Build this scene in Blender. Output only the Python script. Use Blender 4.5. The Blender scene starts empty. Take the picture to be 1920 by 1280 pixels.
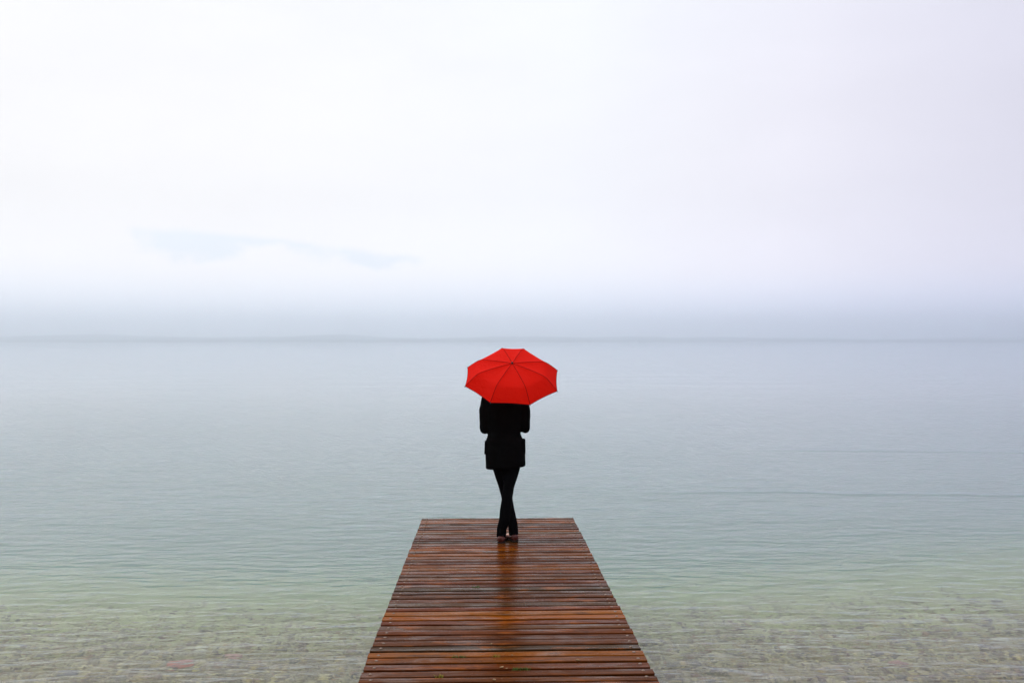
import bpy, bmesh, math, random
import numpy as np
from mathutils import Vector, Matrix, noise as mnoise

random.seed(7)
RNG = np.random.default_rng(11)
S = bpy.context.scene
C = S.collection
R = math.radians
PI = math.pi

# ------------------------------------------------------------------ camera
WATER_Z = 0.0
DECK_Z = 0.45
EYE = 1.89                      # camera height above the deck
FPX = 1650.0                    # focal length in photo pixels (1920 wide)
cam_d = bpy.data.cameras.new("camera")
cam = bpy.data.objects.new("camera", cam_d)
C.objects.link(cam)
cam_d.sensor_width = 36.0
cam_d.lens = 36.0 * FPX / 1920.0
cam_d.clip_start = 0.05
cam_d.clip_end = 60000.0
cam.location = (0, 0, DECK_Z + EYE)
cam.rotation_euler = (R(90), 0, -math.atan(50.0 / FPX))
S.camera = cam

# ------------------------------------------------------------------ render settings
S.render.engine = 'CYCLES'
S.view_settings.view_transform = 'Standard'
S.view_settings.look = 'None'
S.view_settings.gamma = 1.0
S.view_settings.exposure = 0.50
S.view_settings.use_curve_mapping = False
cy = S.cycles
cy.max_bounces = 10
cy.transmission_bounces = 6
cy.glossy_bounces = 4
cy.diffuse_bounces = 3
cy.volume_bounces = 6
cy.use_denoising = True
cy.sample_clamp_indirect = 6.0


# ------------------------------------------------------------------ node helpers
class NT:
    def __init__(self, tree):
        self.t = tree
        tree.nodes.clear()

    def n(self, typ, **kw):
        nd = self.t.nodes.new(typ)
        for k, v in kw.items():
            if k == 'ins':
                for kk, vv in v.items():
                    sock = nd.inputs[kk]
                    if isinstance(vv, bpy.types.NodeSocket):
                        self.t.links.new(vv, sock)
                    else:
                        sock.default_value = vv
            else:
                setattr(nd, k, v)
        return nd

    def math(self, op, a, b=0.0, c=None, clamp=False):
        ins = {0: a, 1: b}
        if c is not None:
            ins[2] = c
        return self.n('ShaderNodeMath', operation=op, use_clamp=clamp, ins=ins).outputs[0]

    def mix(self, fac, a, b, blend='MIX'):
        nd = self.n('ShaderNodeMix', data_type='RGBA', blend_type=blend)
        for i, v in ((0, fac), (6, a), (7, b)):
            if isinstance(v, bpy.types.NodeSocket):
                self.t.links.new(v, nd.inputs[i])
            else:
                nd.inputs[i].default_value = v
        return nd.outputs[2]

    def ramp(self, fac, stops, interp='LINEAR'):
        nd = self.n('ShaderNodeValToRGB')
        nd.color_ramp.interpolation = interp
        el = nd.color_ramp.elements
        while len(el) < len(stops):
            el.new(0.5)
        for e, (p, c) in zip(el, stops):
            e.position = p
            e.color = (*c, 1) if len(c) == 3 else c
        self.t.links.new(fac, nd.inputs[0])
        return nd.outputs[0]

    def smooth(self, v, a, b, lo=0.0, hi=1.0):
        nd = self.n('ShaderNodeMapRange', interpolation_type='SMOOTHSTEP')
        nd.inputs[1].default_value = a
        nd.inputs[2].default_value = b
        nd.inputs[3].default_value = lo
        nd.inputs[4].default_value = hi
        self.t.links.new(v, nd.inputs[0])
        return nd.outputs[0]

    def noise(self, vec, scale, detail=3.0, rough=0.5, dist=0.0):
        nd = self.n('ShaderNodeTexNoise', ins={'Vector': vec, 'Scale': scale, 'Detail': detail,
                                              'Roughness': rough, 'Distortion': dist})
        return nd.outputs[0]

    def mapping(self, vec, scale=(1, 1, 1), rot=(0, 0, 0), loc=(0, 0, 0)):
        return self.n('ShaderNodeMapping', ins={'Vector': vec, 'Scale': scale, 'Rotation': rot,
                                                'Location': loc}).outputs[0]


# ------------------------------------------------------------------ sky (overcast, brighter to the left)
SUN_EL, SUN_AZ = R(64), R(-38)          # azimuth measured from +Y towards +X
world = bpy.data.worlds.new("World")
S.world = world
world.use_nodes = True
w = NT(world.node_tree)
tc = w.n('ShaderNodeTexCoord').outputs['Generated']
sky = w.n('ShaderNodeTexSky', sky_type='NISHITA')
sky.sun_disc = False
sky.sun_elevation = SUN_EL
sky.sun_rotation = SUN_AZ
sky.air_density = 1.0
sky.dust_density = 3.0
sep = w.n('ShaderNodeSeparateXYZ', ins={0: tc})
dx, dy, dz = sep.outputs
# broad brightness of the cloud sheet: whitest left of the view, greyer and more lilac to the right
az = w.smooth(w.math('ADD', dx, w.math('MULTIPLY', dz, -0.12)), -0.42, 0.68)
cloud = w.ramp(az, [(0.0, (0.75, 0.725, 0.715)), (0.42, (0.74, 0.73, 0.745)), (0.72, (0.69, 0.66, 0.71)),
                    (1.0, (0.53, 0.505, 0.58))])
# towards the zenith the sheet is a touch bluer
hi = w.smooth(dz, 0.12, 0.5)
cloud = w.mix(hi, cloud, w.mix(1.0, cloud, (0.935, 0.972, 1.0, 1), 'MULTIPLY'))
low = w.smooth(dz, 0.17, 0.02)
cloud = w.mix(low, cloud, w.mix(1.0, cloud, (1.39, 1.355, 1.36, 1), 'MULTIPLY'))
cloud = w.mix(w.smooth(dz, 0.085, 0.015), cloud, w.mix(1.0, cloud, (0.985, 1.075, 1.20, 1), 'MULTIPLY'))
n1 = w.noise(w.mapping(tc, (1.6, 1.6, 5.0)), 2.2, 5.0, 0.5, 0.3)
shade = w.smooth(n1, 0.3, 0.7, 0.975, 1.02)
cloud = w.mix(1.0, cloud, w.n('ShaderNodeCombineXYZ', ins={0: shade, 1: shade, 2: shade}).outputs[0], 'MULTIPLY')
# a bluer patch drawn into the sky low on the left for a distant peak: firm upper edge, ragged lower edge
uu = w.math('DIVIDE', dx, w.math('MAXIMUM', dy, 0.05))
vv = w.math('DIVIDE', dz, w.math('MAXIMUM', dy, 0.05))
nz = w.noise(w.mapping(tc, (1, 1, 1.6)), 14.0, 6.0, 0.6)
hole = w.smooth(w.noise(w.mapping(tc, (1, 1, 0.6), loc=(2.3, 0, 0)), 11.0, 5.0, 0.55), 0.36, 0.56)
nzc = w.math('SUBTRACT', nz, 0.5)
top = w.math('ADD', 0.129, w.math('MULTIPLY', w.math('POWER', w.math('MAXIMUM', w.math('ADD', uu, 0.335), 0.0), 1.0), -0.115))
top = w.math('ADD', top, w.math('MULTIPLY', nzc, 0.012))
bot = w.math('ADD', w.math('ADD', 0.098, w.math('MULTIPLY', w.math('ADD', uu, 0.33), -0.04)), w.math('MULTIPLY', nzc, 0.075))
m_top = w.smooth(w.math('SUBTRACT', top, vv), -0.002, 0.009)
m_bot = w.smooth(w.math('SUBTRACT', vv, bot), -0.006, 0.012)
m_l = w.smooth(w.math('ADD', uu, w.math('MULTIPLY', nzc, 0.05)), -0.402, -0.384)
m_r = w.smooth(uu, -0.075, -0.035, 1.0, 0.0)
blue_patch = w.math('MULTIPLY', w.math('MULTIPLY', m_top, m_bot), w.math('MULTIPLY', m_l, m_r))
front = w.smooth(dy, 0.2, 0.5)
blue_patch = w.math('MULTIPLY', blue_patch, w.math('MULTIPLY', front, w.math('MULTIPLY', hole, 0.6)))
cloud = w.mix(blue_patch, cloud, (0.60, 0.69, 0.78, 1))
skyc = w.mix(1.0, sky.outputs[0], (0.12, 0.12, 0.12, 1), 'MULTIPLY')
full = w.mix(0.06, cloud, skyc)
bg = w.n('ShaderNodeBackground', ins={0: full, 1: 1.0})
w.n('ShaderNodeOutputWorld', ins={0: bg.outputs[0]})

# ------------------------------------------------------------------ sun behind the cloud sheet
sun_d = bpy.data.lights.new("sun", 'SUN')
sun_d.energy = 1.35
sun_d.angle = R(40)
sun_d.color = (1.0, 0.97, 0.92)
sun = bpy.data.objects.new("sun", sun_d)
C.objects.link(sun)
sdir = Vector((math.sin(SUN_AZ) * math.cos(SUN_EL), math.cos(SUN_AZ) * math.cos(SUN_EL), math.sin(SUN_EL)))
sun.rotation_euler = (-sdir).to_track_quat('-Z', 'Y').to_euler()


# ------------------------------------------------------------------ material helpers
def new_mat(name):
    m = bpy.data.materials.new(name)
    m.use_nodes = True
    return m, NT(m.node_tree)


def simple_mat(name, col, rough=0.6, spec=0.5, metal=0.0, var=0.0, scale=20.0, bump=0.0, **extra):
    m, t = new_mat(name)
    ins = {'Base Color': (*col, 1), 'Roughness': rough, 'Specular IOR Level': spec, 'Metallic': metal}
    ins.update(extra)
    oc = t.n('ShaderNodeTexCoord').outputs['Object']
    nz = t.noise(oc, scale, 4.0)
    if var:
        ins['Base Color'] = t.mix(t.smooth(nz, 0.3, 0.7), (*[c * (1 - var) for c in col], 1), (*[min(1, c * (1 + var)) for c in col], 1))
    if bump:
        ins['Normal'] = t.n('ShaderNodeBump', ins={'Strength': 0.6, 'Distance': bump, 'Height': nz}).outputs[0]
    b = t.n('ShaderNodeBsdfPrincipled', ins=ins)
    t.n('ShaderNodeOutputMaterial', ins={0: b.outputs[0]})
    return m


def mat_wood():
    m, t = new_mat("wet_wood")
    oc = t.n('ShaderNodeTexCoord').outputs['Object']
    oi = t.n('ShaderNodeObjectInfo')
    rnd = oi.outputs['Random']
    off = t.n('ShaderNodeCombineXYZ', ins={0: t.math('MULTIPLY', rnd, 37.0), 1: t.math('MULTIPLY', rnd, 91.0), 2: 0.0}).outputs[0]
    v = t.n('ShaderNodeVectorMath', operation='ADD', ins={0: oc, 1: off}).outputs[0]
    grain = t.noise(t.mapping(v, (2.0, 60.0, 40.0)), 1.6, 6.0, 0.62, 0.8)
    fine = t.noise(t.mapping(v, (5.0, 320.0, 200.0)), 1.0, 3.0, 0.6)
    blot = t.noise(t.mapping(v, (2.6, 9.0, 6.0)), 1.0, 5.0, 0.6, 0.4)
    worn = t.noise(t.mapping(v, (4.5, 16.0, 10.0), loc=(5, 3, 1)), 1.0, 5.0, 0.65, 0.6)
    tint = oi.outputs['Color']
    dark = t.mix(1.0, tint, (0.42, 0.36, 0.34, 1), 'MULTIPLY')
    col = t.mix(t.smooth(grain, 0.32, 0.66), dark, tint)
    # oiled orange patches and grey weathered patches
    col = t.mix(t.math('MULTIPLY', t.smooth(blot, 0.54, 0.68), 0.75), col, (0.24, 0.070, 0.008, 1))
    col = t.mix(t.math('MULTIPLY', t.smooth(worn, 0.61, 0.72), 0.45), col, (0.10, 0.080, 0.075, 1))
    col = t.mix(t.math('MULTIPLY', t.smooth(blot, 0.42, 0.30), 0.6), col, (0.028, 0.010, 0.006, 1))
    col = t.mix(t.math('MULTIPLY', t.smooth(fine, 0.58, 0.72), 0.5), col, (0.016, 0.007, 0.005, 1))
    kn = t.n('ShaderNodeTexVoronoi', ins={'Vector': t.mapping(v, (3.2, 14.0, 0.0), loc=(1, 4, 0)), 'Scale': 1.0}).outputs['Distance']
    col = t.mix(t.smooth(kn, 0.11, 0.03, 0.0, 0.85), col, (0.012, 0.006, 0.004, 1))
    col = t.mix(1.0, col, (0.88, 0.74, 0.35, 1), 'MULTIPLY')
    wet = t.noise(t.mapping(v, (3.0, 7.0, 7.0), loc=(9, 1, 4)), 1.0, 4.0, 0.6)
    film = t.noise(t.mapping(v, (2.2, 11.0, 8.0), loc=(2, 8, 3)), 1.0, 5.0, 0.62, 0.5)
    filmf = t.smooth(film, 0.50, 0.64)
    spec = t.math('ADD', 0.05, t.math('MULTIPLY', filmf, 0.22))
    rough = t.smooth(wet, 0.38, 0.66, 0.10, 0.40)
    hsum = t.math('ADD', t.math('MULTIPLY', grain, 0.7), t.math('MULTIPLY', fine, 0.35))
    bmp = t.n('ShaderNodeBump', ins={'Strength': 0.5, 'Distance': 0.002, 'Height': hsum}).outputs[0]
    b = t.n('ShaderNodeBsdfPrincipled', ins={'Base Color': col, 'Roughness': rough, 'IOR': 1.36, 'Specular IOR Level': spec, 'Specular Tint': (1.0, 0.88, 0.78, 1),
                                             'Normal': bmp})
    t.n('ShaderNodeOutputMaterial', ins={0: b.outputs[0]})
    return m


def mat_water():
    m, t = new_mat("lake_water")
    geo = t.n('ShaderNodeNewGeometry').outputs['Position']
    px_, py_, pz_ = t.n('ShaderNodeSeparateXYZ', ins={0: geo}).outputs
    a = t.noise(t.mapping(geo, (3.0, 8.0, 1), (0, 0, R(6))), 1.0, 2.0, 0.5, 0.3)
    b = t.noise(t.mapping(geo, (1.2, 3.6, 1), (0, 0, R(-11)), (3, 7, 0)), 1.0, 2.0, 0.5, 0.5)
    c = t.noise(t.mapping(geo, (5.0, 11.0, 1), (0, 0, R(16)), (1, 2, 0)), 1.0, 2.0, 0.5)
    swell = t.noise(t.mapping(geo, (0.10, 0.33, 1), (0, 0, R(5))), 1.0, 2.0, 0.5)
    calm = t.smooth(t.noise(t.mapping(geo, (0.05, 0.02, 1), (0, 0, R(-4)), (4, 0, 0)), 1.0, 3.0, 0.5), 0.35, 0.65, 0.7, 1.2)
    h = t.math('ADD', t.math('MULTIPLY', a, 0.022), t.math('MULTIPLY', b, 0.026))
    h = t.math('ADD', h, t.math('MULTIPLY', c, 0.0026))
    h = t.math('MULTIPLY', h, t.math('MULTIPLY', calm, t.smooth(py_, 11.0, 45.0, 1.0, 0.25)))
    h = t.math('ADD', h, t.math('MULTIPLY', swell, 0.045))
    # two old wakes crossing on the right
    wob = t.math('MULTIPLY', t.math('SUBTRACT', t.noise(t.mapping(geo, (0.25, 0.05, 1)), 1.0, 3.0), 0.5), 1.0)
    for y0, slope, x0, wd, amp in ((13.65, -0.06, 2.0, 0.11, 0.015), (18.9, -0.12, 6.0, 0.16, 0.020)):
        line = t.math('SUBTRACT', py_, t.math('ADD', t.math('ADD', y0, wob), t.math('MULTIPLY', t.math('SUBTRACT', px_, x0), slope)))
        g = t.math('DIVIDE', line, wd)
        g = t.math('POWER', 2.718, t.math('MULTIPLY', t.math('MULTIPLY', g, g), -1.0))
        g = t.math('MULTIPLY', g, t.smooth(px_, x0 - 1.2, x0 + 2.0))
        h = t.math('ADD', h, t.math('MULTIPLY', g, amp))
    bmp = t.n('ShaderNodeBump', ins={'Strength': 1.0, 'Distance': 1.0, 'Height': h}).outputs[0]
    g = t.n('ShaderNodeBsdfGlass', ins={'Color': (1, 1, 1, 1), 'Roughness': 0.0, 'IOR': 1.333, 'Normal': bmp})
    ab = t.n('ShaderNodeVolumeAbsorption', ins={'Color': (0.55, 0.81, 0.79, 1), 'Density': 0.30})
    sc = t.n('ShaderNodeVolumeScatter', ins={'Color': (0.98, 0.84, 1.0, 1), 'Density': 0.18, 'Anisotropy': 0.0})
    vol = t.n('ShaderNodeAddShader', ins={0: ab.outputs[0], 1: sc.outputs[0]})
    t.n('ShaderNodeOutputMaterial', ins={0: g.outputs[0], 1: vol.outputs[0]})
    return m


def mat_bed():
    m, t = new_mat("pebble_bed")
    geo = t.n('ShaderNodeNewGeometry').outputs['Position']
    v1 = t.n('ShaderNodeTexVoronoi', ins={'Vector': t.mapping(geo, (1, 1, 0.0)), 'Scale': 24.0})
    v2 = t.n('ShaderNodeTexVoronoi', ins={'Vector': t.mapping(geo, (1, 1, 0.0)), 'Scale': 9.0})
    hue = t.n('ShaderNodeSeparateColor', ins={0: v1.outputs['Color']}).outputs[0]
    col = t.ramp(hue, [(0.0, (0.13, 0.11, 0.06)), (0.25, (0.28, 0.235, 0.115)), (0.5, (0.22, 0.185, 0.095)),
                       (0.75, (0.36, 0.31, 0.17)), (0.92, (0.29, 0.185, 0.09)), (1.0, (0.46, 0.41, 0.28))])
    big = t.noise(geo, 0.45, 3.0)
    col = t.mix(t.smooth(big, 0.35, 0.7, 0.0, 0.45), col, (0.38, 0.32, 0.165, 1))
    yy_ = t.n('ShaderNodeSeparateXYZ', ins={0: geo}).outputs[1]
    silt = t.smooth(t.math('ADD', yy_, t.math('MULTIPLY', big, 2.0)), 7.2, 9.4)
    col = t.mix(silt, col, t.mix(t.smooth(t.noise(geo, 1.6, 4.0), 0.35, 0.65), (0.34, 0.345, 0.13, 1), (0.43, 0.43, 0.18, 1)))
    hh = t.math('ADD', v1.outputs['Distance'], t.math('MULTIPLY', v2.outputs['Distance'], 1.2))
    bmp = t.n('ShaderNodeBump', ins={'Strength': 0.8, 'Distance': -0.02, 'Height': hh}).outputs[0]
    b = t.n('ShaderNodeBsdfPrincipled', ins={'Base Color': col, 'Roughness': 0.8, 'Normal': bmp})
    t.n('ShaderNodeOutputMaterial', ins={0: b.outputs[0]})
    return m


def mat_stone():
    m, t = new_mat("pebble_stone")
    at = t.n('ShaderNodeAttribute', attribute_name='stone_col')
    geo = t.n('ShaderNodeNewGeometry').outputs['Position']
    nz = t.noise(geo, 60.0, 3.0)
    col = t.mix(1.0, at.outputs[0], t.ramp(nz, [(0.3, (0.75, 0.75, 0.75)), (0.7, (1.1, 1.1, 1.1))]), 'MULTIPLY')
    b = t.n('ShaderNodeBsdfPrincipled', ins={'Base Color': col, 'Roughness': 0.75})
    t.n('ShaderNodeOutputMaterial', ins={0: b.outputs[0]})
    return m


def mat_canopy():
    m, t = new_mat("red_umbrella_fabric")
    oc = t.n('ShaderNodeTexCoord').outputs['Object']
    wr = t.noise(oc, 26.0, 4.0, 0.55, 0.8)
    weave = t.noise(oc, 500.0, 2.0)
    bmp = t.n('ShaderNodeBump', ins={'Strength': 0.7, 'Distance': 0.011, 'Height': t.math('ADD', wr, t.math('MULTIPLY', weave, 0.05))}).outputs[0]
    pr = t.n('ShaderNodeBsdfPrincipled', ins={'Base Color': (0.96, 0.012, 0.005, 1), 'Roughness': 0.75, 'Specular IOR Level': 0.06,
                                              'Normal': bmp})
    tr = t.n('ShaderNodeBsdfTranslucent', ins={'Color': (1.0, 0.016, 0.003, 1), 'Normal': bmp})
    mx = t.n('ShaderNodeMixShader', ins={0: 0.5, 1: pr.outputs[0], 2: tr.outputs[0]})
    t.n('ShaderNodeOutputMaterial', ins={0: mx.outputs[0]})
    return m


def mat_hills():
    m, t = new_mat("wooded_slope")
    geo = t.n('ShaderNodeNewGeometry').outputs['Position']
    nz = t.noise(t.mapping(geo, (1, 1, 3)), 0.006, 6.0, 0.6)
    col = t.ramp(nz, [(0.35, (0.035, 0.055, 0.035)), (0.55, (0.06, 0.08, 0.045)), (0.7, (0.14, 0.13, 0.10))])
    b = t.n('ShaderNodeBsdfPrincipled', ins={'Base Color': col, 'Roughness': 0.95, 'Specular IOR Level': 0.1})
    t.n('ShaderNodeOutputMaterial', ins={0: b.outputs[0]})
    return m


M_WOOD = mat_wood()
M_WATER = mat_water()
M_BED = mat_bed()
M_STONE = mat_stone()
M_RED = mat_canopy()
M_HILL = mat_hills()
M_SEAM = simple_mat("red_seam", (0.10, 0.004, 0.004), 0.9, 0.0)
M_HEM = simple_mat("red_hem", (0.16, 0.004, 0.006), 0.9, 0.0)
M_STEEL = simple_mat("bolt_steel", (0.16, 0.11, 0.085), 0.45, 0.4, 0.45, 0.15, 200.0, 0.0005)
M_DARKMETAL = simple_mat("dark_metal", (0.05, 0.05, 0.055), 0.4, 0.5, 0.8)
M_HANDLE = simple_mat("black_rubber", (0.012, 0.012, 0.013), 0.5, 0.4)
M_COAT = simple_mat("black_wool", (0.0028, 0.0028, 0.003), 0.95, 0.03, 0.0, 0.2, 60.0, 0.002)
M_TROUSER = simple_mat("black_denim", (0.0028, 0.0028, 0.0036), 0.9, 0.03, 0.0, 0.2, 90.0, 0.001)
M_SKIN = simple_mat("skin", (0.52, 0.29, 0.21), 0.5, 0.4, 0.0, 0.06, 30.0)
M_HAIR = simple_mat("dark_hair", (0.012, 0.008, 0.006), 0.5, 0.4, 0.0, 0.4, 90.0, 0.004)
M_EYE = simple_mat("eye_white", (0.75, 0.73, 0.70), 0.2, 0.5)
M_SHOE = simple_mat("brown_leather", (0.075, 0.014, 0.009), 0.45, 0.4, 0.0, 0.3, 40.0, 0.001)
M_SOLE = simple_mat("dark_sole", (0.02, 0.012, 0.01), 0.7, 0.3)
M_MOSS = simple_mat("moss", (0.055, 0.11, 0.018), 0.8, 0.2, 0.0, 0.4, 120.0)
M_MOSS_Y = simple_mat("yellow_moss", (0.20, 0.17, 0.02), 0.8, 0.2, 0.0, 0.4, 120.0)
M_LEAF = simple_mat("dry_leaf", (0.26, 0.16, 0.07), 0.6, 0.3, 0.0, 0.3, 150.0)
M_BEAM = simple_mat("dark_timber", (0.07, 0.045, 0.032), 0.7, 0.3, 0.0, 0.3, 14.0, 0.004)


# ------------------------------------------------------------------ object helpers
def link(name, me, mat=None, parent=None, loc=None):
    o = bpy.data.objects.new(name, me)
    C.objects.link(o)
    if mat is not None and me is not None and not me.materials:
        me.materials.append(mat)
    if parent is not None:
        o.parent = parent
    if loc is not None:
        o.location = loc
    return o


def tag(o, label=None, cat=None, group=None, kind=None):
    if label:
        o['label'] = label
    if cat:
        o['category'] = cat
    if group:
        o['group'] = group
    if kind:
        o['kind'] = kind
    return o


def mesh_from(name, verts, faces, smooth=True):
    me = bpy.data.meshes.new(name)
    me.from_pydata([tuple(v) for v in verts], [], faces)
    me.update()
    if smooth:
        me.polygons.foreach_set('use_smooth', [True] * len(me.polygons))
    return me


class Geo:
    """collects tubes, lofts and ellipsoids of one mesh"""

    def __init__(self):
        self.v = []
        self.f = []

    def ring_loft(self, rings, closed_ends=True):
        base = len(self.v)
        n = len(rings[0])
        for r in rings:
            self.v.extend([tuple(p) for p in r])
        for i in range(len(rings) - 1):
            for j in range(n):
                a = base + i * n + j
                b = base + i * n + (j + 1) % n
                self.f.append((a, b, b + n, a + n))
        if closed_ends:
            self.f.append(tuple(base + j for j in reversed(range(n))))
            self.f.append(tuple(base + (len(rings) - 1) * n + j for j in range(n)))

    def tube(self, pts, rad, seg=12, flat=1.0, ref=(0, 1, 0)):
        """pts list of points, rad list of radii (or one); flat = ratio of the second radius"""
        pts = [Vector(p) for p in pts]
        if not isinstance(rad, (list, tuple)):
            rad = [rad] * len(pts)
        if not isinstance(flat, (list, tuple)):
            flat = [flat] * len(pts)
        rings = []
        ref = Vector(ref)
        for i, p in enumerate(pts):
            t = (pts[min(i + 1, len(pts) - 1)] - pts[max(i - 1, 0)]).normalized()
            e2 = (ref - t * ref.dot(t))
            if e2.length < 1e-4:
                e2 = Vector((1, 0, 0)) - t * t.x
            e2.normalize()
            e1 = e2.cross(t)
            rings.append([p + e1 * (rad[i] * math.cos(2 * PI * k / seg)) + e2 * (rad[i] * flat[i] * math.sin(2 * PI * k / seg)) for k in range(seg)])
        self.ring_loft(rings)

    def capsule(self, pts, rad, seg=12, flat=1.0, ref=(0, 1, 0)):
        """tube with rounded ends"""
        pts = [Vector(p) for p in pts]
        rad = list(rad) if isinstance(rad, (list, tuple)) else [rad] * len(pts)
        d0 = (pts[0] - pts[1]).normalized()
        d1 = (pts[-1] - pts[-2]).normalized()
        P = [pts[0] + d0 * rad[0] * 0.95, pts[0] + d0 * rad[0] * 0.7] + pts + [pts[-1] + d1 * rad[-1] * 0.7, pts[-1] + d1 * rad[-1] * 0.95]
        Rr = [rad[0] * 0.3, rad[0] * 0.72] + rad + [rad[-1] * 0.72, rad[-1] * 0.3]
        self.tube(P, Rr, seg, flat, ref)

    def ellipsoid(self, c, r, seg=20, rings=12, rot=None):
        c = Vector(c)
        rr = []
        for i in range(1, rings):
            th = PI * i / rings
            row = []
            for k in range(seg):
                ph = 2 * PI * k / seg
                p = Vector((r[0] * math.sin(th) * math.cos(ph), r[1] * math.sin(th) * math.sin(ph), -r[2] * math.cos(th)))
                if rot is not None:
                    p = rot @ p
                row.append(c + p)
            rr.append(row)
        self.ring_loft(rr)

    def hring(self, z, cx, cyy, rx, ry, n=40, p=2.0):
        out = []
        for k in range(n):
            a = 2 * PI * k / n
            ca, sa = math.cos(a), math.sin(a)
            out.append(Vector((cx + rx * math.copysign(abs(ca) ** (2 / p), ca), cyy + ry * math.copysign(abs(sa) ** (2 / p), sa), z)))
        return out

    def mesh(self, name, smooth=True):
        return mesh_from(name, self.v, self.f, smooth)

    def remeshed(self, name, voxel, smooth_it=4, fac=0.5, post=None):
        me = self.mesh(name + '_raw')
        o = bpy.data.objects.new('tmp', me)
        C.objects.link(o)
        md = o.modifiers.new('r', 'REMESH')
        md.mode = 'VOXEL'
        md.voxel_size = voxel
        md.use_smooth_shade = True
        if smooth_it:
            sm = o.modifiers.new('s', 'SMOOTH')
            sm.factor = fac
            sm.iterations = smooth_it
        dg = bpy.context.evaluated_depsgraph_get()
        dg.update()
        out = bpy.data.meshes.new_from_object(o.evaluated_get(dg))
        out.name = name
        bpy.data.objects.remove(o)
        bpy.data.meshes.remove(me)
        if post:
            for v in out.vertices:
                v.co = post(v.co)
        out.polygons.foreach_set('use_smooth', [True] * len(out.polygons))
        return out


# ================================================================== SETTING
# ---- lake bed and shore: one sheet out to the horizon
def bed_z(x, y):
    xs = [-400, -40, -8, -3, 2, 5.2, 6.5, 8.0, 9.5, 11.5, 14, 20, 40, 100, 30000]
    zs = [6.0, 1.6, 0.45, 0.12, -0.12, -0.30, -0.42, -0.70, -1.15, -2.3, -4.6, -9.0, -15.0, -20.0, -22.0]
    yy = y - 0.06 * x + 0.35 * math.sin(x * 0.35 + 1.0)
    k = min(1.5, max(0.0, (yy - 7.0) * 0.5))
    return float(np.mean(np.interp([yy - k, yy - k * 0.5, yy, yy + k * 0.5, yy + k], xs, zs)))


def grid_axis(lo, hi, fine_lo, fine_hi, step):
    mid = list(np.arange(fine_lo, fine_hi + 1e-6, step))
    left = []
    p, s = fine_lo, step
    while p > lo:
        s *= 1.35
        p -= s
        left.append(max(p, lo))
    right = []
    p, s = fine_hi, step
    while p < hi:
        s *= 1.35
        p += s
        right.append(min(p, hi))
    return list(reversed(left)) + mid + right


gx = grid_axis(-14000, 14000, -9, 10, 0.25)
gy = grid_axis(-3000, 14000, -4, 16, 0.25)
vs = [(x, y, bed_z(x, y)) for y in gy for x in gx]
nx = len(gx)
fs = [(j * nx + i, j * nx + i + 1, (j + 1) * nx + i + 1, (j + 1) * nx + i) for j in range(len(gy) - 1) for i in range(nx - 1)]
tag(link('lake_bed', mesh_from('lake_bed', vs, fs), M_BED), 'pale pebbly lake bed sloping away under clear shallow water', 'lake bed', kind='structure')

# ---- water: a closed body with a rippled top
W0, W1, H0, H1 = -12300, 12300, -3.6, 12600
wv = [(W0, H0, WATER_Z), (W1, H0, WATER_Z), (W1, H1, WATER_Z), (W0, H1, WATER_Z),
      (W0, H0, -25), (W1, H0, -25), (W1, H1, -25), (W0, H1, -25)]
wf = [(0, 1, 2, 3), (7, 6, 5, 4), (0, 4, 5, 1), (1, 5, 6, 2), (2, 6, 7, 3), (3, 7, 4, 0)]
tag(link('lake_water', mesh_from('lake_water', wv, wf, False), M_WATER), 'calm rippled lake water, grey-blue far out and green near the jetty', 'water', kind='structure')

# ---- wooded hills along the far shore, almost lost in the haze
hv, hf = [], []
cols = np.linspace(-9500, 9500, 200)
rows = np.linspace(0, 1, 14)
for r in rows:
    for x in cols:
        env = np.interp(x, [-9500, -4500, -2000, 0, 2500, 5500, 9500], [120, 115, 105, 95, 85, 75, 70])
        n = 0.75 + 0.4 * mnoise.fractal(Vector((x / 1500.0, r * 0.9, 3.1)), 1.0, 2.0, 5)
        z = min(262.0, -4 + env * n * r ** 1.1)
        hv.append((x, 7000 + 5000 * r + 250 * math.sin(x / 1900.0), z))
nc = len(cols)
hf = [(j * nc + i, j * nc + i + 1, (j + 1) * nc + i + 1, (j + 1) * nc + i) for j in range(len(rows) - 1) for i in range(nc - 1)]
tag(link('far_shore_hills', mesh_from('far_shore_hills', hv, hf), M_HILL), 'low blue hills of the far shore fading into haze', 'hills', kind='structure')

# ---- pebbles on the bed: real stones, one mesh
ICO_BM = bmesh.new()
bmesh.ops.create_icosphere(ICO_BM, subdivisions=1, radius=1.0)
ICO_V = np.array([v.co[:] for v in ICO_BM.verts])
ICO_F = np.array([[v.index for v in f.verts] for f in ICO_BM.faces])
ICO_BM.free()
ICO2 = bmesh.new()
bmesh.ops.create_icosphere(ICO2, subdivisions=2, radius=1.0)
ICO2_V = np.array([v.co[:] for v in ICO2.verts])
ICO2_F = np.array([[v.index for v in f.verts] for f in ICO2.faces])
ICO2.free()
PALETTE = np.array([(0.30, 0.29, 0.25), (0.42, 0.40, 0.33), (0.22, 0.22, 0.20), (0.52, 0.50, 0.43), (0.36, 0.32, 0.22), (0.24, 0.23, 0.17),
                    (0.15, 0.16, 0.165), (0.60, 0.58, 0.52), (0.34, 0.23, 0.17), (0.45, 0.38, 0.22), (0.30, 0.31, 0.28), (0.19, 0.145, 0.11)])


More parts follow.
